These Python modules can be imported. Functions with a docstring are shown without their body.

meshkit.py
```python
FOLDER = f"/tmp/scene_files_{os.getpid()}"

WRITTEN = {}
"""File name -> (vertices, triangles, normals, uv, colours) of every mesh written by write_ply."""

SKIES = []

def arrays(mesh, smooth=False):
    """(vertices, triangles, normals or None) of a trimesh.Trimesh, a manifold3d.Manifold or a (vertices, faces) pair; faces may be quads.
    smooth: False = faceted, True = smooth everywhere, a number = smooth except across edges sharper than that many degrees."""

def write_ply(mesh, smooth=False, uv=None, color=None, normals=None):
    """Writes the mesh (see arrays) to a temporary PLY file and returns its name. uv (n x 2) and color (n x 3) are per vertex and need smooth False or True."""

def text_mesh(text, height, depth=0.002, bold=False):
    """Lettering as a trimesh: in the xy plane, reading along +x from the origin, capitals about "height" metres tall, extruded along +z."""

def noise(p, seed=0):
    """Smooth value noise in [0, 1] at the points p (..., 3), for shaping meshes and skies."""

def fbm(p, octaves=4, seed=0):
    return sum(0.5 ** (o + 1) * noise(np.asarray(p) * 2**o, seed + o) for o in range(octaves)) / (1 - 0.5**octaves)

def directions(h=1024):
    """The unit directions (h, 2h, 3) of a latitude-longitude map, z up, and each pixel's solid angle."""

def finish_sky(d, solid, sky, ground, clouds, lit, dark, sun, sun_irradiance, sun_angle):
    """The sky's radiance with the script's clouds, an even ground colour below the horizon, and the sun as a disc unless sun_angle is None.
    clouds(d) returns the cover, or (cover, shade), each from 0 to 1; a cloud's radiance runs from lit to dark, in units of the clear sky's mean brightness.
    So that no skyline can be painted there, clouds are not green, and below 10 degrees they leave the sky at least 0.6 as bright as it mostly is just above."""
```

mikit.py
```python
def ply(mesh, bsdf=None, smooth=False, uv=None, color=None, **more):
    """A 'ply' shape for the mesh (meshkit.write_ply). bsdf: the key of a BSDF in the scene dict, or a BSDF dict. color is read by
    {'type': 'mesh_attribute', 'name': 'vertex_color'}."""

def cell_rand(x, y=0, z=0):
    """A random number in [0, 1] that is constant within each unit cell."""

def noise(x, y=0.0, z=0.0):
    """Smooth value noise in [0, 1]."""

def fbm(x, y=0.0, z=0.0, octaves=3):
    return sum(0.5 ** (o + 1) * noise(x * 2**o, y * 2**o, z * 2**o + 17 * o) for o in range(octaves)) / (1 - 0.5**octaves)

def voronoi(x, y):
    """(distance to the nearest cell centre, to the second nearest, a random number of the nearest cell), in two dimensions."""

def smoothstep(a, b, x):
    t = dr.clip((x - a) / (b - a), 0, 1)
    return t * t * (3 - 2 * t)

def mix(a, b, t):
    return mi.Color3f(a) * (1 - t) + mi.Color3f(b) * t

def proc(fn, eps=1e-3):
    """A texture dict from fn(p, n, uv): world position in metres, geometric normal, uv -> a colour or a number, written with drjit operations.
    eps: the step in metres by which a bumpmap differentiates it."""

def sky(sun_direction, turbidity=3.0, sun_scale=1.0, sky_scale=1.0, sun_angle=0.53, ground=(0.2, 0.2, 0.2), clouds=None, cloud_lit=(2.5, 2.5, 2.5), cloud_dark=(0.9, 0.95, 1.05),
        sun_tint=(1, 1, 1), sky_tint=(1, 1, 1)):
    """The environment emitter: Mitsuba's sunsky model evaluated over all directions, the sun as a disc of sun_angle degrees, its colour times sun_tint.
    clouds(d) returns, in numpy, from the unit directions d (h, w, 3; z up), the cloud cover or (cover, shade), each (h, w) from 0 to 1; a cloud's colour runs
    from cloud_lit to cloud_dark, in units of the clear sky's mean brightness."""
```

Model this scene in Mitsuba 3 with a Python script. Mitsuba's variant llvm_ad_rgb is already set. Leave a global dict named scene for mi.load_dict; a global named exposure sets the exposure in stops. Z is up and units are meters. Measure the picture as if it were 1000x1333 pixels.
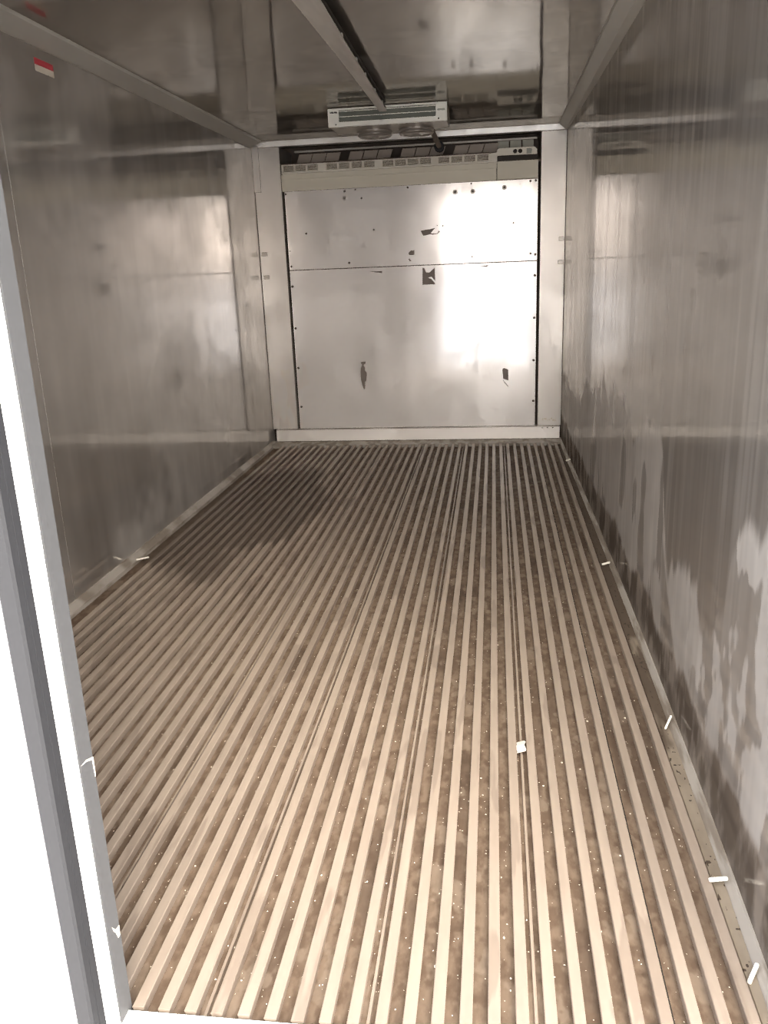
import math, random
import numpy as np, trimesh, drjit as dr, mitsuba as mi, mikit, meshkit
from mikit import proc, noise, fbm, smoothstep, mix
from shapely.geometry import Polygon

T = mi.ScalarTransform4f
scene, labels = {'type': 'scene'}, {}

# ------------------------------------------------------------------ camera, sky, exposure
DEPTH = 6.466            # distance from the camera to the bulkhead panels
SILL = 1.163             # where the container floor begins
XL, XR, H = -1.781, 0.522, 2.256
EYE = [0.0, 0.0, 1.332]
scene['camera'] = {'type': 'perspective', 'fov_axis': 'x', 'fov': 49.86, 'near_clip': 0.01, 'far_clip': 500.0,
                   'to_world': T().look_at(origin=EYE, target=[EYE[0] - 0.13191, EYE[1] + 0.9498, EYE[2] - 0.28372],
                                           up=[0.0006, 0.2863, 0.9581])}
exposure = 4.4
# hazy bright day, the veiled sun behind the photographer (its disc hidden by haze)
scene['sky'] = mikit.sky((0.19, -0.64, 0.743), turbidity=10.0, sun_scale=0.0, sky_scale=1.0, ground=(0.03, 0.03, 0.03), sky_tint=(0.955, 0.965, 1.03))

# ------------------------------------------------------------------ helpers
rng = random.Random(7)
nrng = np.random.default_rng(7)


def numbered(key):
    if key not in scene and key not in labels:
        return key
    n = 1
    while f'{key}_{n:03d}' in scene or f'{key}_{n:03d}' in labels:
        n += 1
    return f'{key}_{n:03d}'


def obj(name, mesh, bsdf, parent=None, smooth=False, label=None, cat=None, group=None, kind=None, **kw):
    key = numbered(f'{parent}__{name}' if parent else name)
    scene[key] = mesh if isinstance(mesh, dict) else mikit.ply(mesh, bsdf, smooth=smooth, **kw)
    d = {k: v for k, v in (('label', label), ('category', cat), ('group', group), ('kind', kind)) if v}
    if d:
        labels[key] = d
    return key


def thing(name, label, cat, group=None):
    key = numbered(name)
    labels[key] = {'label': label, 'category': cat}
    if group:
        labels[key]['group'] = group
    return key


def cat_(*ms):
    return trimesh.util.concatenate(list(ms))


def box(x0, x1, y0, y1, z0, z1, b=0.0):
    if b <= 0:
        m = trimesh.creation.box(extents=(x1 - x0, y1 - y0, z1 - z0))
        m.apply_translation(((x0 + x1) / 2, (y0 + y1) / 2, (z0 + z1) / 2))
        return m
    pts = []
    for sx in (0, 1):
        for sy in (0, 1):
            for sz in (0, 1):
                x, y, z = (x0, x1)[sx], (y0, y1)[sy], (z0, z1)[sz]
                dx, dy, dz = (b, -b)[sx], (b, -b)[sy], (b, -b)[sz]
                pts += [(x, y + dy, z + dz), (x + dx, y, z + dz), (x + dx, y + dy, z)]
    return trimesh.convex.convex_hull(np.array(pts))


def prism_y(poly, y0, y1):
    """polygon in (x, z) extruded along y"""
    m = trimesh.creation.extrude_polygon(Polygon(poly), y1 - y0, engine='earcut')
    v = np.array(m.vertices)
    m.vertices = np.c_[v[:, 0], y0 + v[:, 2], v[:, 1]]
    m.invert()
    return m


def plate_y(poly, y0, y1):
    return prism_y(poly, y0, y1)


def prism_x(poly, x0, x1):
    """polygon in (y, z) extruded along x"""
    m = trimesh.creation.extrude_polygon(Polygon(poly), x1 - x0, engine='earcut')
    v = np.array(m.vertices)
    m.vertices = np.c_[x0 + v[:, 2], v[:, 0], v[:, 1]]
    return m


def loft_y(polys, ys):
    """closed prism through equal-length (x, z) outlines at the given depths"""
    n, v, f = len(polys[0]), [], []
    for poly, y in zip(polys, ys):
        v += [(x, y, z) for x, z in poly]
    for i in range(len(ys) - 1):
        for j in range(n):
            a, b = i * n + j, i * n + (j + 1) % n
            f += [(a, b, b + n), (a, b + n, a + n)]
    cap = trimesh.creation.triangulate_polygon(Polygon(polys[0]), engine='earcut')[1]
    f += [tuple(t) for t in cap] + [tuple(t[::-1] + (len(ys) - 1) * n) for t in cap]
    m = trimesh.Trimesh(np.array(v), np.array(f), process=False)
    m.fix_normals()
    return m


def rod(a, b, r, n=12, cap=0.0):
    a, b = np.array(a, float), np.array(b, float)
    L = np.linalg.norm(b - a)
    if cap > 0:
        prof = [(0, 0), (r - cap, 0), (r, cap), (r, L - cap), (r - cap, L), (0, L)]
    else:
        prof = [(0, 0), (r, 0), (r, L), (0, L)]
    m = trimesh.creation.revolve(np.array(prof), sections=n)
    m.apply_transform(trimesh.geometry.align_vectors([0, 0, 1], (b - a) / L))
    m.apply_translation(a)
    return m


def lathe(profile, n=28):
    return trimesh.creation.revolve(np.array(profile, float), sections=n)


def bolt_y(x, z, y, r=0.008, t=0.005, n=8):
    """a domed screw head standing out of a panel towards -y"""
    m = lathe([(0, 0), (r, 0), (r, t * 0.45), (r * 0.6, t), (0, t)], n)
    m.apply_transform(trimesh.transformations.rotation_matrix(math.pi / 2, [1, 0, 0]))
    m.apply_translation((x, y, z))
    return m


# ------------------------------------------------------------------ materials
def two(d):
    return {'type': 'twosided', 'bsdf': d}


def tex(fn, eps=1e-3):
    return proc(fn, eps)


def conductor(alpha, color):
    return {'type': 'roughconductor', 'material': 'none', 'distribution': 'ggx', 'alpha': alpha,
            'specular_reflectance': color if isinstance(color, dict) else {'type': 'rgb', 'value': color}}


def diffuse(color):
    return {'type': 'diffuse', 'reflectance': color if isinstance(color, dict) else {'type': 'rgb', 'value': color}}


def blend(a, b, w):
    return {'type': 'blendbsdf', 'weight': w, 'a': a, 'b': b}


def bump(inner, fn, scale=1.0, eps=2e-3):
    return {'type': 'bumpmap', 'tex': tex(fn, eps), 'scale': scale, 'inner': inner}


def wave_right(p, n, uv):      # buckled sheet: upright streaks, strongest towards the bulkhead corner
    k = 0.15 + 0.85 * smoothstep(3.2, 5.6, p.y)
    return 0.0007 * fbm(p.y * 5.0, p.z * 0.45, 3.1, 2) + 0.00007 * k * noise(p.y * 34.0, p.z * 1.1, 7.0)


def wave_left(p, n, uv):
    return 0.0009 * fbm(p.y * 2.6, p.z * 1.3, 3.1, 2) + 0.00001 * noise(p.y * 40.0, p.z * 2.0, 7.0)


def wave_back(p, n, uv):
    return 0.0012 * fbm(p.x * 2.2, p.z * 2.2, 5.0, 2) + 0.00004 * noise(p.x * 60.0, p.z * 14.0, 1.0)


def wave_ceiling(p, n, uv):
    return 0.0012 * fbm(p.x * 3.0, p.y * 2.2, 9.0, 2) + 0.00005 * noise(p.x * 40.0, p.y * 40.0, 2.0)


def stains(y, z):
    """three brown stains and a few runs on the right wall"""
    out = mi.Float(0)
    wob = 0.9 * (fbm(y * 18.0, z * 24.0, 81.0, 3) - 0.5)
    for sy, sz, ry, rz in ((2.33, 1.315, 0.075, 0.034), (2.14, 1.318, 0.050, 0.042), (2.42, 1.235, 0.035, 0.022), (3.35, 1.545, 0.040, 0.016), (2.95, 0.98, 0.030, 0.040)):
        out = dr.maximum(out, smoothstep(1.35, 0.55, dr.sqrt(dr.square((y - sy) / ry) + dr.square((z - sz) / rz)) + wob))
    return out


def dirt_right(p, n, uv):
    y, z = p.y, p.z
    streak = fbm(y * 16.0, z * 0.9, 2.0, 3)
    fine = fbm(y * 45.0, z * 3.0, 5.0, 2)
    base = 0.13 + 0.13 * smoothstep(0.42, 0.75, streak) + 0.07 * fine
    # dried whitish splashes in the lower part, with ragged outlines: high at both ends, lower in between
    rag = 0.26 * (fbm(y * 5.0, z * 1.5, 11.0, 4) - 0.5) + 0.10 * (fbm(y * 22.0, z * 3.0, 12.0, 3) - 0.5)
    top = 0.74 - 0.32 * smoothstep(1.76, 1.96, y + 0.25 * rag) * (1.0 - smoothstep(2.52, 2.74, y + 0.4 * rag)) - 0.25 * smoothstep(4.2, 5.6, y)
    low = smoothstep(0.03, -0.03, z - top + rag)
    foot = smoothstep(0.15, 0.19, z + 0.45 * rag)
    wedge = smoothstep(0.02, -0.02, dr.abs(y - 2.62 + 0.55 * (0.46 - z)) - 0.42 * (0.46 - z) + 0.15 * rag)
    near = smoothstep(2.3, 2.0, y)
    bare = smoothstep(0.58, 0.63, fbm(y * 6.0, z * 2.2, 31.0, 4)) * (1.0 - near) + smoothstep(0.50, 0.57, fbm(y * 9.0, z * 5.0, 33.0, 4)) * near
    splash = low * foot * (1.0 - 0.85 * wedge) * (1.0 - 0.8 * bare)
    return dr.clip(base + 0.50 * splash * (0.75 + 0.5 * fbm(y * 12.0, z * 4.0, 41.0, 3)) + 0.62 * (1.0 - foot) + 0.22 * stains(y, z), 0.0, 0.9)


def dust_right(p, n, uv):
    y, z = p.y, p.z
    rag = 0.26 * (fbm(y * 5.0, z * 1.5, 11.0, 4) - 0.5) + 0.10 * (fbm(y * 22.0, z * 3.0, 12.0, 3) - 0.5)
    foot = smoothstep(0.15, 0.19, z + 0.45 * rag)
    grime = mix(mi.Color3f(0.105, 0.085, 0.070), mi.Color3f(0.26, 0.225, 0.195), smoothstep(0.35, 0.7, fbm(y * 16.0, z * 9.0, 61.0, 4)))
    return mix(mix(grime, dust_color(p, n, uv), foot), mi.Color3f(0.16, 0.14, 0.12), 0.7 * stains(y, z))


def dirt_left(p, n, uv):
    y, z = p.y, p.z
    s = fbm(y * 9.0, z * 1.2, 4.0, 3)
    blot = fbm(y * 1.6, z * 1.6, 14.0, 4)
    return dr.clip(0.16 + 0.16 * s + 0.22 * smoothstep(0.48, 0.62, blot), 0.0, 0.9)


def dirt_back(p, n, uv):
    s = fbm(p.x * 3.0, p.z * 3.0, 8.0, 4)
    t = fbm(p.x * 7.0, p.z * 1.6, 28.0, 4)
    return dr.clip(0.14 + 0.20 * smoothstep(0.44, 0.58, s) + 0.14 * smoothstep(0.52, 0.58, t) + 0.05 * noise(p.x * 50.0, p.z * 8.0), 0.0, 0.9)


def dirt_ceiling(p, n, uv):
    s = fbm(p.x * 2.0, p.y * 2.0, 18.0, 4)
    return dr.clip(0.06 + 0.12 * smoothstep(0.45, 0.62, s), 0.0, 0.9)


def dust_color(p, n, uv):
    s = fbm(p.x * 7.0 + p.y * 7.0, p.z * 5.0, 3.0, 3)
    return mix(mi.Color3f(0.40, 0.375, 0.35), mi.Color3f(0.55, 0.52, 0.49), s)


def sheet(refl_sharp, refl_wide, alpha_sharp, alpha_wide, mixw, dirt, wave, dust=None):
    metal = blend(conductor(alpha_sharp, refl_sharp), conductor(alpha_wide, refl_wide), mixw)
    return two(bump(blend(metal, diffuse(tex(dust or dust_color)), tex(dirt)), wave))


scene['m_wall_right'] = sheet((0.64, 0.615, 0.585), (0.52, 0.50, 0.475), 0.006, 0.16, 0.22, dirt_right, wave_right, dust_right)
scene['m_wall_left'] = sheet((0.66, 0.63, 0.60), (0.52, 0.505, 0.485), 0.006, 0.20, 0.24, dirt_left, wave_left)
scene['m_bulkhead'] = sheet((0.90, 0.88, 0.87), (0.88, 0.86, 0.845), 0.016, 0.22, 0.55, dirt_back, wave_back)
scene['m_post'] = sheet((0.74, 0.71, 0.675), (0.72, 0.69, 0.655), 0.06, 0.26, 0.60, dirt_back, wave_back)
scene['m_header'] = sheet((0.92, 0.90, 0.865), (0.92, 0.90, 0.865), 0.15, 0.24, 0.60, dirt_back, wave_back)
scene['m_ceiling'] = sheet((0.46, 0.435, 0.40), (0.30, 0.285, 0.26), 0.004, 0.16, 0.20, dirt_ceiling, wave_ceiling)
scene['m_trim'] = two(blend(conductor(0.22, (0.60, 0.575, 0.54)), diffuse({'type': 'rgb', 'value': (0.56, 0.545, 0.50)}), 0.60))


def groove_dirt(p, n, uv):
    a = fbm(p.x * 55.0, p.y * 34.0, 1.0, 5)
    b = fbm(p.x * 11.0, p.y * 3.0, 5.0, 4)
    c = mix(mi.Color3f(0.116, 0.079, 0.055), mi.Color3f(0.178, 0.129, 0.093), smoothstep(0.28, 0.72, a))
    c = mix(c, mi.Color3f(0.070, 0.047, 0.034), 0.55 * smoothstep(0.58, 0.72, b + 0.25 * (a - 0.5)))
    return mix(c, mi.Color3f(0.25, 0.195, 0.148), 0.5 * smoothstep(0.60, 0.72, fbm(p.x * 24.0, p.y * 15.0, 40.0, 4)))


def rail_tone(p, n, uv):
    a = fbm(p.x * 40.0, p.y * 7.0, 2.0, 3)
    b = fbm(p.x * 22.0, p.y * 3.0, 6.0, 4)
    c = mix(mi.Color3f(0.265, 0.213, 0.172), mi.Color3f(0.325, 0.263, 0.212), a)
    return mix(c, mi.Color3f(0.16, 0.122, 0.096), 0.40 * smoothstep(0.62, 0.70, b))


def floor_patch(p):
    """a wet-looking brown stain with a ragged outline near the left wall"""
    n1 = fbm(p.x * 3.0, p.y * 2.0, 50.0, 4)
    q = dr.sqrt(dr.square((p.x + 1.35) / 0.42) + dr.square((p.y - 4.55) / 0.95)) + 1.1 * (n1 - 0.5)
    return smoothstep(1.05, 0.80, q)


def rail_color(p, n, uv):
    return mix(rail_tone(p, n, uv), mi.Color3f(0.115, 0.086, 0.066), 0.8 * floor_patch(p))


def groove_color(p, n, uv):
    return mix(groove_dirt(p, n, uv), mi.Color3f(0.088, 0.065, 0.049), 0.7 * floor_patch(p))


scene['m_rail'] = two({'type': 'principled', 'base_color': tex(rail_color), 'roughness': 0.5, 'metallic': 0.0, 'specular': 0.45})
scene['m_groove'] = two(bump({'type': 'principled', 'base_color': tex(groove_color), 'roughness': 0.75, 'specular': 0.2},
                             lambda p, n, uv: 0.004 * fbm(p.x * 60.0, p.y * 45.0, 0.0, 3)))


def gutter_color(p, n, uv):
    a = fbm(p.x * 30.0, p.y * 12.0, 71.0, 4)
    c = mix(mi.Color3f(0.205, 0.165, 0.125), mi.Color3f(0.30, 0.25, 0.195), a)
    b = fbm(p.x * 20.0, p.y * 3.0, 75.0, 4) + 0.45 * smoothstep(2.0, 2.6, p.y)     # caked brown dirt from the middle to the bulkhead
    c = mix(c, mi.Color3f(0.080, 0.056, 0.040), 0.85 * smoothstep(0.62, 0.74, b))
    return mix(c, mi.Color3f(0.07, 0.05, 0.036), smoothstep(0.84, 0.87, noise(p.x * 150.0, p.y * 95.0, 3.0)))


scene['m_gutter'] = two({'type': 'principled', 'base_color': tex(gutter_color), 'roughness': 0.7, 'specular': 0.25})


def kerb_color(p, n, uv):
    a = fbm(p.y * 7.0, p.z * 40.0 + p.x * 20.0, 3.0, 4)
    return mix(mi.Color3f(0.22, 0.185, 0.15), mi.Color3f(0.37, 0.335, 0.295), smoothstep(0.3, 0.65, a))


scene['m_kerb'] = two({'type': 'principled', 'base_color': tex(kerb_color), 'roughness': 0.55, 'specular': 0.4})


def plain(name, color, rough=0.5, spec=0.4, metallic=0.0):
    scene[name] = two({'type': 'principled', 'base_color': {'type': 'rgb', 'value': color}, 'roughness': rough, 'specular': spec, 'metallic': metallic})


plain('m_door_white', (0.80, 0.80, 0.79), 0.45)
plain('m_rubber', (0.040, 0.040, 0.043), 0.7, 0.2)
plain('m_rubber_grey', (0.10, 0.10, 0.102), 0.55)
plain('m_white_plastic', (0.80, 0.80, 0.75), 0.45)
plain('m_cream', (0.70, 0.665, 0.565), 0.5)
plain('m_cream_light', (0.76, 0.73, 0.65), 0.45)
plain('m_dark', (0.035, 0.030, 0.025), 0.7)
plain('m_gap', (0.030, 0.024, 0.018), 0.8)
plain('m_screw', (0.10, 0.085, 0.075), 0.5)
plain('m_washer', (0.42, 0.40, 0.37), 0.35, 0.5, 0.6)
plain('m_label', (0.20, 0.172, 0.155), 0.7)
plain('m_inside', (0.14, 0.15, 0.13), 0.6)
plain('m_slat', (0.33, 0.345, 0.31), 0.5)
plain('m_coil', (0.34, 0.29, 0.25), 0.55)
plain('m_coil_grey', (0.38, 0.38, 0.33), 0.5)
plain('m_fan', (0.33, 0.30, 0.27), 0.3, 0.5, 0.6)
plain('m_brown', (0.15, 0.12, 0.10), 0.6)
plain('m_peg', (0.85, 0.81, 0.72), 0.45)
plain('m_paper', (0.66, 0.59, 0.51), 0.8, 0.1)
plain('m_red', (0.55, 0.06, 0.08), 0.5)
plain('m_crumb', (0.80, 0.72, 0.62), 0.6)
plain('m_ground', (0.62, 0.605, 0.58), 0.9, 0.1)
plain('m_outer', (0.72, 0.72, 0.70), 0.5)


def duct_color(p, n, uv):
    a = fbm(p.y * 5.0, p.x * 30.0, 1.0, 3)
    return mix(mi.Color3f(0.36, 0.335, 0.30), mi.Color3f(0.50, 0.47, 0.43), a)


scene['m_duct'] = two({'type': 'principled', 'base_color': tex(duct_color), 'roughness': 0.4, 'specular': 0.5, 'metallic': 0.2})

# ------------------------------------------------------------------ setting: floor
PITCH = 0.05182
FLOOR_END = 6.30
obj('floor', box(XL - 0.05, XR + 0.08, SILL, DEPTH + 0.5, -0.09, -0.024), 'm_groove', kind='structure')
rail_w, web = 0.0235, 0.0205


def rail_mesh(k):
    x = k * PITCH
    w = rail_w / 2 + rng.uniform(-0.0006, 0.0006)
    b = 0.0016
    poly = [(-web / 2, -0.024), (web / 2, -0.024), (web / 2, -0.006), (w, -0.005), (w, -b), (w - b, 0.0), (-w + b, 0.0), (-w, -b), (-w, -0.005), (-web / 2, -0.006)]
    return prism_y([(x + a, z) for a, z in poly], SILL + 0.002 + rng.uniform(0, 0.004), FLOOR_END)


for k in range(-32, 10):
    obj('rail', rail_mesh(k), 'm_rail', 'floor')
for k in (-28.5, -22.5, -16.5, -10.5, -4.5, 1.5):
    x = k * PITCH
    obj('joint_rib', prism_y([(x - 0.0042, -0.024), (x + 0.0042, -0.024), (x + 0.0030, -0.015), (x - 0.0030, -0.015)], SILL + 0.004, FLOOR_END), 'm_rail', 'floor')
x = 6.33 * PITCH
obj('joint_gap', box(x - 0.0022, x + 0.0022, SILL + 0.004, FLOOR_END, -0.0245, -0.0225), 'm_gap', 'floor', label='dark open joint between two floor boards')
gut = [(0.480, -0.023), (0.530, -0.023), (0.530, -0.011), (0.484, -0.0125)]
obj('gutter_strip', prism_y(gut, SILL + 0.004, FLOOR_END), 'm_gutter', 'floor', label='flat dusty strip beside the last floor rail')
obj('end_plate', box(XL, XR, FLOOR_END + 0.002, DEPTH + 0.02, -0.024, 0.004, 0.003), 'm_kerb', 'floor')
obj('threshold_plate', box(XL, XR + 0.05, SILL - 0.11, SILL - 0.002, -0.06, 0.0, 0.003), 'm_outer', 'floor', label='bright metal threshold plate in the doorway')

# ------------------------------------------------------------------ setting: walls, ceiling


def right_x(y):
    t = np.clip((y - SILL) / (DEPTH - SILL), 0, 1)
    return 0.516 + 0.024 * np.sin(math.pi * t ** 0.75)


def bowed_wall(y0, y1, z0, z1, n=40):
    ys = np.linspace(y0, y1, n)
    poly = [(right_x(y), y) for y in ys] + [(XR + 0.12, y1), (XR + 0.12, y0)]
    m = trimesh.creation.extrude_polygon(Polygon(poly), z1 - z0, engine='earcut')
    m.apply_translation((0, 0, z0))
    return m


obj('wall_right', bowed_wall(SILL - 0.02, DEPTH + 0.5, -0.09, H + 0.02), 'm_wall_right', smooth=20, kind='structure')
obj('wall_left', box(XL - 0.11, XL - 0.004, SILL - 0.02, DEPTH + 0.5, -0.09, H + 0.02), 'm_wall_left', kind='structure')
seam_y = 3.09
obj('lining_sheet', box(XL - 0.004, XL, SILL - 0.015, seam_y - 0.0015, -0.024, H, 0.0008), 'm_wall_left', 'wall_left')
obj('lining_sheet', box(XL - 0.004, XL, seam_y + 0.0015, DEPTH + 0.03, -0.024, H, 0.0008), 'm_wall_left', 'wall_left')
obj('seam_shade_strip', box(XL - 0.0045, XL - 0.0022, seam_y - 0.0015, seam_y + 0.0015, -0.024, H), 'm_gap', 'wall_left')  # dark strip added in the gap, standing in for the shade of the seam
obj('corner_strip', box(XL, XL + 0.052, DEPTH - 0.012, DEPTH + 0.004, 1.905, H - 0.03, 0.002), 'm_post', 'wall_left')
obj('ceiling', box(XL - 0.1, XR + 0.12, SILL - 0.02, DEPTH + 0.5, H, H + 0.1), 'm_ceiling', kind='structure')
obj('trim_1', prism_y([(XL, H), (XL + 0.092, H), (XL + 0.086, H - 0.012), (XL + 0.012, H - 0.045), (XL, H - 0.045)], SILL, DEPTH - 0.05), 'm_trim', kind='structure')
xr = right_x(np.array(DEPTH - 0.05)) - 0.004
obj('trim_2', prism_y([(0.56, H), (0.452, H), (0.457, H - 0.012), (xr - 0.012, H - 0.045), (0.56, H - 0.045)], SILL, DEPTH - 0.05), 'm_trim', kind='structure')


def kerb_right(y0, y1, n=40):
    ys = np.linspace(y0, y1, n)
    v, f = [], []
    for y in ys:
        x = float(right_x(y))
        v += [(x + 0.01, y, -0.024), (x - 0.020, y, -0.024), (x - 0.018, y, -0.008), (x - 0.005, y, 0.010), (x + 0.01, y, 0.010)]
    for i in range(n - 1):
        for j in range(5):
            a, b = i * 5 + j, i * 5 + (j + 1) % 5
            f += [(a, b, b + 5), (a, b + 5, a + 5)]
    f += [(0, 2, 1), (0, 3, 2), (0, 4, 3)]
    e = (n - 1) * 5
    f += [(e, e + 1, e + 2), (e, e + 2, e + 3), (e, e + 3, e + 4)]
    m = trimesh.Trimesh(np.array(v), np.array(f))
    m.fix_normals()
    return m


obj('baseboard_right', kerb_right(SILL, DEPTH - 0.02), 'm_kerb', kind='structure')
obj('baseboard_left', prism_y([(XL - 0.002, -0.024), (XL + 0.036, -0.024), (XL + 0.033, -0.006), (XL + 0.008, 0.016), (XL - 0.002, 0.016)], SILL, DEPTH - 0.02), 'm_kerb', kind='structure')

# ------------------------------------------------------------------ setting: bulkhead wall
obj('wall_back', box(XL - 0.1, XR + 0.12, DEPTH + 0.42, DEPTH + 0.5, -0.09, H + 0.02), 'm_brown', kind='structure')
W = 'wall_back'
obj('backing', box(XL, XR + 0.02, DEPTH + 0.045, DEPTH + 0.09, -0.02, 2.03), 'm_gap', W)
p1 = obj('corner_post', box(XL + 0.002, -1.572, DEPTH - 0.004, DEPTH + 0.40, 0.104, 2.213, 0.003), 'm_post', W, label='bare metal corner post left of the bulkhead')
p2 = obj('corner_post', box(0.335, 0.515, DEPTH - 0.004, DEPTH + 0.40, 0.104, 2.213, 0.003), 'm_post', W, label='bare metal corner post right of the bulkhead')
for x, z in ((-1.742, 1.462), (-1.738, 1.292)):
    pl = obj('rivet_plate', box(x - 0.022, x + 0.024, DEPTH - 0.008, DEPTH - 0.002, z - 0.014, z + 0.016, 0.002), 'm_washer', p1)
for x, z in ((0.490, 1.482), (0.488, 1.318)):
    pl = obj('rivet_plate', box(x - 0.020, x + 0.020, DEPTH - 0.008, DEPTH - 0.002, z - 0.014, z + 0.016, 0.002), 'm_washer', p2)
# worn remains of white marking on the right post
sm = []
for i in range(9):
    x = 0.372 + i * 0.0125 + rng.uniform(-0.003, 0.003)
    z = 0.150 + rng.uniform(-0.007, 0.007) - 0.0008 * i
    w, h_ = rng.uniform(0.008, 0.016), rng.uniform(0.008, 0.018)
    sm.append(plate_y([(x, z), (x + w, z + rng.uniform(-.004, .004)), (x + w * .8, z + h_), (x + w * .2, z + h_ * .8)], DEPTH - 0.0048, DEPTH - 0.0035))
obj('worn_marking', cat_(*sm), 'm_peg', p2, label='smeared white remains of a marking')
obj('header', prism_x([(DEPTH + 0.05, 2.214), (DEPTH + 0.05, H), (DEPTH - 0.009, H), (DEPTH - 0.010, H - 0.003), (DEPTH - 0.005, 2.217), (DEPTH - 0.002, 2.214)], XL + 0.002, 0.515), 'm_header', W, label='metal header strip below the ceiling')
sb = obj('sill_beam', box(-1.75, 0.508, DEPTH - 0.03, DEPTH + 0.05, 0.006, 0.103, 0.004), 'm_header', W, label='pale metal sill bar along the foot of the bulkhead')
for x in (0.372, 0.412, 0.452):
    obj('screw', bolt_y(x, 0.092, DEPTH - 0.03, 0.005, 0.003), 'm_screw', sb)
obj('recess_floor', box(-1.57, 0.335, DEPTH + 0.004, DEPTH + 0.42, 2.018, 2.032), 'm_brown', W)

# ------------------------------------------------------------------ bulkhead panels (things)
up = thing('bulkhead_panel', 'upper of the two bare metal bulkhead panels, with the bright glare and scattered screws', 'metal panel', 'bare metal bulkhead panels')
obj('sheet', box(-1.556, 0.318, DEPTH, DEPTH + 0.043, 1.3375, 1.903, 0.0025), 'm_bulkhead', up)
UP = [(-1.545, 1.884, 1), (-1.54, 1.477, .6), (-1.538, 1.365, 1), (-1.407, 1.599, 1), (-0.89, 1.604, 1), (-1.088, 1.375, 1.2), (-1.097, 1.883, 1.2), (-0.973, 1.829, 1),
      (-1.016, 1.890, .8), (-0.627, 1.887, 1), (-0.162, 1.89, .8), (0.262, 1.887, 1.1), (0.300, 1.889, 1.1), (0.143, 1.607, .9), (0.268, 1.388, 1.1), (0.303, 1.381, 1.2),
      (-0.373, 1.609, .7), (-0.16, 1.383, .8), (-0.415, 1.612, .5)]
for x, z, s in UP:
    obj('screw', bolt_y(x, z, DEPTH, 0.0075 * s), 'm_screw', up)
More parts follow.
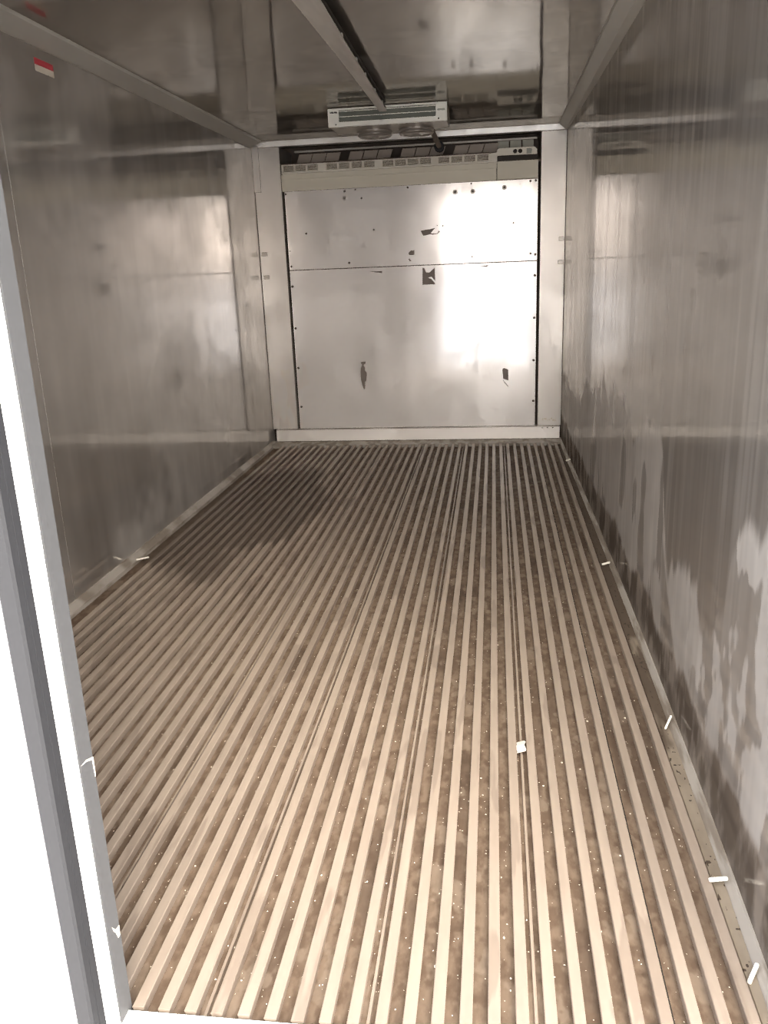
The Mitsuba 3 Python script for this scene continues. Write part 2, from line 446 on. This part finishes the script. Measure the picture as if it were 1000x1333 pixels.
for x, z in ((-0.279, 1.838), (-0.151, 1.837), (-1.1, 1.835), (0.076, 1.852)):
    w = lathe([(0.008, 0), (0.017, 0), (0.017, 0.003), (0.008, 0.004), (0.008, 0)], 16)
    w.apply_transform(trimesh.transformations.rotation_matrix(math.pi / 2, [1, 0, 0]))
    w.apply_translation((x, DEPTH, z))
    wk = obj('washer', w, 'm_washer', up)
    obj('screw', bolt_y(x, z, DEPTH, 0.0085, 0.007), 'm_screw', wk)
lo = thing('bulkhead_panel', 'large lower bare metal bulkhead panel above the sill bar, with torn dark label remains', 'metal panel', 'bare metal bulkhead panels')
obj('sheet', box(-1.556, 0.318, DEPTH, DEPTH + 0.043, 0.105, 1.3345, 0.0025), 'm_bulkhead', lo)
for x, z in [(-1.54, 1.217), (-1.537, 0.901), (-1.537, 0.593), (-1.533, 0.283), (0.302, 1.232), (0.301, 0.925), (0.300, 0.609), (0.302, 0.298)]:
    obj('screw', bolt_y(x, z, DEPTH, 0.0095), 'm_screw', lo)

LABELS = [
    (up, [(-0.54, 1.582), (-0.432, 1.595), (-0.458, 1.569), (-0.466, 1.561), (-0.448, 1.56), (-0.437, 1.557), (-0.414, 1.559), (-0.406, 1.577), (-0.396, 1.571), (-0.412, 1.555), (-0.438, 1.551), (-0.474, 1.553), (-0.52, 1.546)]),
    (up, [(-0.635, 1.429), (-0.613, 1.446), (-0.603, 1.443), (-0.591, 1.447), (-0.59, 1.412), (-0.63, 1.413)]),
    (up, [(-0.636, 1.384), (-0.626, 1.387), (-0.613, 1.369), (-0.629, 1.368)]),
    (lo, [(-0.531, 1.318), (-0.518, 1.313), (-0.503, 1.282), (-0.48, 1.281), (-0.458, 1.3), (-0.44, 1.315), (-0.438, 1.219), (-0.455, 1.238), (-0.465, 1.251), (-0.494, 1.244), (-0.465, 1.233), (-0.439, 1.199), (-0.442, 1.193), (-0.476, 1.196), (-0.534, 1.193)]),
    (lo, [(-1.038, 0.627), (-0.995, 0.631), (-0.999, 0.612), (-1.012, 0.605), (-1.002, 0.578), (-1.003, 0.559), (-0.992, 0.549), (-0.99, 0.527), (-0.999, 0.473), (-1.007, 0.474), (-1.008, 0.42), (-1.018, 0.413), (-1.032, 0.452), (-1.041, 0.512), (-1.037, 0.579), (-1.025, 0.605)]),
    (lo, [(0.065, 0.546), (0.077, 0.555), (0.109, 0.542), (0.111, 0.46), (0.071, 0.473)]),
    (lo, [(0.071, 0.464), (0.11, 0.416), (0.108, 0.41), (0.071, 0.455)]),
    (lo, [(-0.935, 1.306), (-0.837, 1.305), (-0.841, 1.291)]),
    (lo, [(-0.104, 1.315), (-0.036, 1.318), (-0.053, 1.305)]),
]
for par, poly in LABELS:
    obj('torn_label', plate_y(poly, DEPTH - 0.0012, DEPTH + 0.0005), 'm_label', par, label='torn dark label residue')

# ------------------------------------------------------------------ strip above the panels, supply grille, control box, coil
obj('fascia_board', box(-1.572, 0.020, DEPTH + 0.006, DEPTH + 0.044, 1.9035, 2.022, 0.002), 'm_cream', W, label='yellowed strip above the bulkhead panels')

g = thing('supply_grille', 'long white plastic air grille with small slotted vents above the bulkhead panel', 'air grille')
GROUPS = [[-1.548, -1.457, -1.366], [-1.222, -1.130, -1.036, -0.943], [-0.805, -0.714, -0.622, -0.531], [-0.398, -0.305, -0.211, -0.117]]
vents = [x for gr in GROUPS for x in gr]
vw, gz0, gz1 = 0.080, 2.024, 2.090
pieces = [box(-1.562, 0.024, DEPTH - 0.016, DEPTH + 0.02, gz0, gz0 + 0.013, 0.002), box(-1.562, 0.024, DEPTH - 0.016, DEPTH + 0.02, gz1 - 0.010, gz1, 0.002)]
xs = [-1.562]
for x in vents:
    pieces.append(box(xs[-1], x, DEPTH - 0.014, DEPTH + 0.02, gz0 + 0.012, gz1 - 0.009))
    xs.append(x + vw)
pieces.append(box(xs[-1], 0.024, DEPTH - 0.014, DEPTH + 0.02, gz0 + 0.012, gz1 - 0.009))
obj('frame', cat_(*pieces), 'm_cream_light', g)
obj('top_ledge', prism_x([(DEPTH - 0.018, gz1 - 0.001), (DEPTH + 0.06, gz1 + 0.012), (DEPTH + 0.06, gz1 + 0.004), (DEPTH - 0.018, gz1 - 0.005)], -1.567, 0.02), 'm_brown', g)
for x in vents:
    v = obj('vent', box(x, x + vw, DEPTH + 0.012, DEPTH + 0.018, gz0 + 0.012, gz1 - 0.009), 'm_brown', g)
    obj('slats', cat_(*[box(x, x + vw, DEPTH - 0.004, DEPTH + 0.010, z, z + 0.0035) for z in np.linspace(gz0 + 0.017, gz1 - 0.019, 4)]), 'm_cream', v)
obj('lower_lip', box(-1.56, 0.022, DEPTH - 0.004, DEPTH + 0.006, 1.985, gz0 - 0.001, 0.001), 'm_cream', g)

c = thing('control_box', 'cream control box with two round sockets at the right end of the air grille', 'control box')
top = [(0.024, 2.066), (0.306, 2.064), (0.306, 2.096), (0.288, 2.113), (0.038, 2.113), (0.024, 2.105)]
obj('fascia', plate_y(top, DEPTH - 0.022, DEPTH + 0.04), 'm_cream_light', c)
obj('slot', box(0.026, 0.312, DEPTH - 0.004, DEPTH + 0.04, 2.026, 2.066), 'm_dark', c, label='dark slot under the sockets')
obj('cover', box(0.024, 0.316, DEPTH - 0.016, DEPTH + 0.04, 1.905, 2.028, 0.003), 'm_cream', c, label='plain cream lower cover')
for x in (0.151, 0.187):
    s = obj('socket', bolt_y(x, 2.089, DEPTH - 0.022, 0.0145, 0.005, 18), 'm_dark', c, smooth=40)
obj('display', box(0.232, 0.268, DEPTH - 0.0255, DEPTH - 0.021, 2.070, 2.104, 0.001), 'm_slat', c, label='small square grey window')

co = thing('cooling_coil', 'row of dim brown fin panels deep in the dark recess behind the air grille', 'cooling coil')
xx = -1.49
i = 0
while xx < -0.02:
    tilt = 0.045
    for j in range(3):
        x0, x1 = xx + j * 0.108, xx + j * 0.108 + 0.100
        if x1 > 0.0:
            break
        v = np.array([(x0, 2.045), (x1, 2.045), (x1 + tilt, 2.165), (x0 + tilt, 2.165)])
        m = plate_y([tuple(a) for a in v], DEPTH + 0.10, DEPTH + 0.112)
        obj('fin_panel', m, 'm_coil', co)
    xx += 0.39
for x0 in (0.030, 0.118, 0.206):
    obj('fin_panel', box(x0, x0 + 0.08, DEPTH + 0.10, DEPTH + 0.112, 2.115, 2.178, 0.002), 'm_coil_grey', co)
obj('top_rail', box(-1.478, 0.31, DEPTH + 0.085, DEPTH + 0.10, 2.176, 2.190, 0.002), 'm_duct', co, label='thin pale rail along its top')

# ------------------------------------------------------------------ ceiling cooler
a = thing('ceiling_fan_unit', 'white slatted cooling fan unit hanging from the ceiling before the bulkhead', 'fan unit')
AX0, AX1, AY0, AY1, AZ0, AZ1 = -0.985, -0.272, 5.335, 5.70, 2.150, 2.2545
obj('casing', prism_x([(AY0 + 0.02, AZ1), (AY0 + 0.02, AZ0 + 0.004), (AY1 - 0.04, AZ0 + 0.004), (AY1, AZ0 + 0.04), (AY1, AZ1)], AX0 + 0.004, AX1 - 0.004), 'm_fan', a)
fr = cat_(box(AX0, AX1, AY0, AY0 + 0.03, AZ0, AZ0 + 0.026, 0.002), box(AX0, AX1, AY0, AY0 + 0.03, AZ1 - 0.013, AZ1 - 0.003, 0.002),
          box(AX0, AX0 + 0.064, AY0 + 0.001, AY0 + 0.03, AZ0 + 0.024, AZ1 - 0.010), box(AX1 - 0.066, AX1, AY0 + 0.001, AY0 + 0.03, AZ0 + 0.024, AZ1 - 0.010))
obj('front_frame', fr, 'm_white_plastic', a)
obj('opening', box(AX0 + 0.062, AX1 - 0.064, AY0 + 0.0195, AY0 + 0.026, AZ0 + 0.024, AZ1 - 0.010), 'm_inside', a, label='dark green-grey inside behind the slats')
for z in (AZ0 + 0.081, AZ0 + 0.0515):
    sl = prism_x([(AY0 + 0.003, z), (AY0 + 0.017, z + 0.004), (AY0 + 0.017, z + 0.007), (AY0 + 0.003, z + 0.0045)], AX0 + 0.063, AX1 - 0.065)
    obj('slat', sl, 'm_white_plastic', a)
for x in (AX0 + 0.048, AX1 - 0.05):
    obj('screw', bolt_y(x, AZ0 + 0.012, AY0, 0.005, 0.003), 'm_screw', a)
lg = []
for i, w in enumerate((0.006, 0.008, 0.005, 0.008, 0.008)):
    lg.append(box(AX0 + 0.014 + i * 0.0088, AX0 + 0.014 + i * 0.0088 + w, AY0 - 0.0006, AY0 + 0.002, AZ1 - 0.030, AZ1 - 0.022 + 0.002 * (i % 2)))
obj('name_plate', cat_(*lg), 'm_rubber', a, label='small dark lettering too small to read')
obj('rating_label', box(AX1 - 0.056, AX1 - 0.012, AY0 - 0.0006, AY0 + 0.002, AZ1 - 0.050, AZ1 - 0.040), 'm_slat', a)
for cx in (-0.742, -0.480):
    ring = lathe([(0.0, 0.0), (0.03, -0.004), (0.085, 0.006), (0.098, 0.006), (0.110, 0.022), (0.110, 0.040), (0, 0.040)], 32)
    ring.apply_translation((cx, 5.625, AZ0 - 0.028))
    f = obj('fan', ring, 'm_fan', a, smooth=35, label='round fan bowl under the unit')
    hub = lathe([(0, -0.012), (0.022, -0.010), (0.028, -0.002), (0.028, 0.004), (0, 0.004)], 20)
    hub.apply_translation((cx, 5.625, AZ0 - 0.030))
    obj('hub', hub, 'm_washer', f, smooth=35)
    rg = lathe([(0.086, 0.0), (0.100, -0.004), (0.108, 0.004), (0.108, 0.010), (0.086, 0.010), (0.086, 0.0)], 32)
    rg.apply_translation((cx, 5.625, AZ0 - 0.026))
    obj('rim', rg, 'm_fan', f, smooth=35)

# insulated pipe from the fan unit into the recess
pp = thing('insulated_pipe', 'dark insulated pipe running from the fan unit into the bulkhead recess', 'pipe')
pts = [(-0.40, 5.69, 2.20), (-0.395, 5.90, 2.165), (-0.39, 6.25, 2.155), (-0.39, 6.56, 2.150)]
obj('hose', cat_(*[rod(pts[i], pts[i + 1], 0.018, 14) for i in range(3)], *[trimesh.creation.icosphere(2, 0.018).apply_translation(q) for q in pts[1:3]]), 'm_brown', pp, smooth=40)
obj('elbow', rod((-0.39, 6.44, 2.150), (-0.39, 6.50, 2.150), 0.036, 16, 0.004), 'm_rubber', pp, smooth=40)

# ceiling cable duct
d = thing('ceiling_duct', 'long grey metal cable duct under the ceiling leading to the fan unit', 'duct')
DZ0 = 2.194
dy = [SILL + 0.05, 3.0, 3.8, 5.0, 5.19]
dl = [-0.668, -0.666, -0.655, -0.654, -0.654]
dw = [-0.572, -0.573, -0.588, -0.607, -0.612]
sec = [[(l, H - 0.0005), (l, DZ0), (r, DZ0), (r, DZ0 + 0.006), (l + 0.005, DZ0 + 0.006), (l + 0.005, H - 0.0005)] for l, r in zip(dl, dw)]
obj('channel', loft_y(sec, dy), 'm_duct', d)
dark_rods = []  # invented dark rods, added so the open side of the channel looks shaded
for i in range(len(dy) - 1):
    for fx, z in ((0.35, DZ0 + 0.017), (0.75, DZ0 + 0.017), (0.5, DZ0 + 0.035), (0.72, DZ0 + 0.050)):
        p0 = (dl[i] + fx * (dw[i] - dl[i]), dy[i], z)
        p1 = (dl[i + 1] + fx * (dw[i + 1] - dl[i + 1]), dy[i + 1] - 0.01 * (i == 3), z)
        dark_rods.append(rod(p0, p1, 0.0095, 8))
obj('shade_rods', cat_(*dark_rods), 'm_dark', d, smooth=40, label='dark rods added to deepen the shade in the open side of the duct')
for y in (2.2, 2.9, 3.55, 3.95, 4.25, 4.62, 4.95):
    r = float(np.interp(y, dy, dw))
    obj('clip', box(r - 0.004, r + 0.003, y, y + 0.014, DZ0 + 0.001, DZ0 + 0.016, 0.001), 'm_washer', d)

# ------------------------------------------------------------------ left door leaf (closed) with its rubber seals
XE = -0.689
dk = obj('door_1', box(XL - 0.10, XE - 0.006, 1.056, 1.150, -0.03, H + 0.03, 0.004), 'm_door_white', kind='structure')
obj('edge_strip', box(XE - 0.008, XE, 1.086, 1.130, -0.03, H + 0.03, 0.003), 'm_door_white', dk, label='white edge of the closed door leaf')
obj('inner_seal', prism_y([(XE - 0.03, -0.03), (XE + 0.001, -0.03), (XE + 0.001, H + 0.03), (XE - 0.03, H + 0.03)], 1.130, 1.172), 'm_rubber_grey', dk, label='grey inner seal along the door edge')
osl = cat_(box(XE - 0.03, XE + 0.001, 1.040, 1.063, -0.03, H + 0.03, 0.004), box(XE - 0.03, XE - 0.001, 1.062, 1.0855, -0.03, H + 0.03, 0.003))
obj('outer_seal', osl, 'm_rubber', dk, label='dark rubber outer seal of the door edge')
def sliver(yz):
    return prism_x(yz, XE - 0.002, XE + 0.0022)


for yz in ([(1.131, 0.549), (1.150, 0.5455), (1.168, 0.537), (1.1695, 0.503), (1.1715, 0.504), (1.172, 0.541), (1.150, 0.549)],
           [(1.146, 0.203), (1.157, 0.188), (1.170, 0.186), (1.168, 0.166), (1.161, 0.166), (1.157, 0.180), (1.150, 0.190)]):
    obj('scuff', sliver(yz), 'm_paper', dk, label='pale scrape on the seal')

# ------------------------------------------------------------------ loose things
def peg(p0, p1, r, label):
    obj('plastic_peg', rod(p0, p1, r, 10, r * 0.4), 'm_peg', smooth=35, label=label, cat='peg', group='white pegs along the right gutter')


peg((0.492, 5.672, 0.006), (0.524, 5.676, 0.016), 0.0055, 'tiny white peg at the right kerb nearest the bulkhead, farthest of the pegs')
peg((0.484, 3.606, 0.006), (0.520, 3.606, 0.018), 0.0048, 'short white peg lying across the right gutter, second from the bulkhead')
peg((0.500, 2.235, -0.004), (0.521, 2.262, 0.026), 0.0034, 'thin white peg leaning upright on the right kerb, middle of the five pegs')
peg((0.470, 1.592, 0.0075), (0.510, 1.592, 0.0145), 0.0050, 'thick white peg bridging the last floor rail and right kerb, second nearest the doorway')
peg((0.484, 1.335, -0.012), (0.506, 1.362, 0.012), 0.0044, 'white peg slanting in the gutter at the lower right, nearest the doorway')

nx, ny = 7, 9
gx, gy = np.meshgrid(np.linspace(0.0635, 0.0885, nx), np.linspace(2.086, 2.139, ny), indexing='ij')
gz = -0.004 + 0.006 * np.sin(3.0 * (gy - 2.086) / 0.053) + 0.004 * (gx - 0.076) / 0.012
gx = gx + 0.0022 * np.sin(gy * 190.0)
topv = np.c_[gx.ravel(), gy.ravel(), gz.ravel()]
fcs = [(i * ny + j, (i + 1) * ny + j, (i + 1) * ny + j + 1, i * ny + j + 1) for i in range(nx - 1) for j in range(ny - 1)]
fcs = [t for q in fcs for t in ((q[0], q[1], q[2]), (q[0], q[2], q[3]))]
paper = trimesh.Trimesh(np.vstack([topv, topv - [0, 0, 0.0006]]), np.array(fcs + [(a_ + nx * ny, c_ + nx * ny, b_ + nx * ny) for a_, b_, c_ in fcs]), process=False)
obj('paper_scrap', paper, 'm_paper', label='small square white paper scrap lying between two floor rails', cat='paper scrap')
obj('splinter', rod((-1.745, 3.640, 0.000), (-1.690, 3.668, 0.004), 0.0045, 8, 0.001), 'm_peg', smooth=35, label='pale splinter lying beside the left kerb', cat='splinter')

st = thing('sticker', 'red and white sticker high on the left wall under the ceiling trim', 'sticker')
sy0, sy1, sz0, sz1 = 3.40, 3.545, 2.124, 2.172
obj('white_half', box(XL - 0.0004, XL + 0.0012, sy0, sy1, sz0, 2.148), 'm_paper', st, label='white lower half')
obj('red_half', box(XL - 0.0004, XL + 0.0012, sy0, sy1, 2.148, sz1), 'm_red', st, label='red upper half')

# crumbs in the grooves, uncountable
cr = []
tet = trimesh.creation.icosphere(0, 1.0)
for i in range(900):
    k = nrng.integers(-20, 9)
    x = (k + nrng.uniform(0.26, 0.74)) * PITCH
    y = SILL + 0.05 + (nrng.beta(1.0, 2.6)) * 3.4
    s = nrng.uniform(0.0006, 0.0016) * (1.0 + 0.8 * (nrng.random() < 0.06))
    m = tet.copy()
    m.vertices = m.vertices * np.array([s * nrng.uniform(.7, 1.6), s * nrng.uniform(.7, 1.8), s * 0.7]) + [x, y, -0.0238 + s * 0.5]
    cr.append(m)
obj('crumbs', cat_(*cr), 'm_crumb', label='scattered pale crumbs in the grooves between the floor rails', cat='crumbs', kind='stuff')

# ------------------------------------------------------------------ outside
gm = cat_(box(-200, 200, -250, SILL - 0.13, -0.30, -0.25))
obj('ground', gm, 'm_ground', kind='structure')
scene = {k: v for k, v in scene.items()}
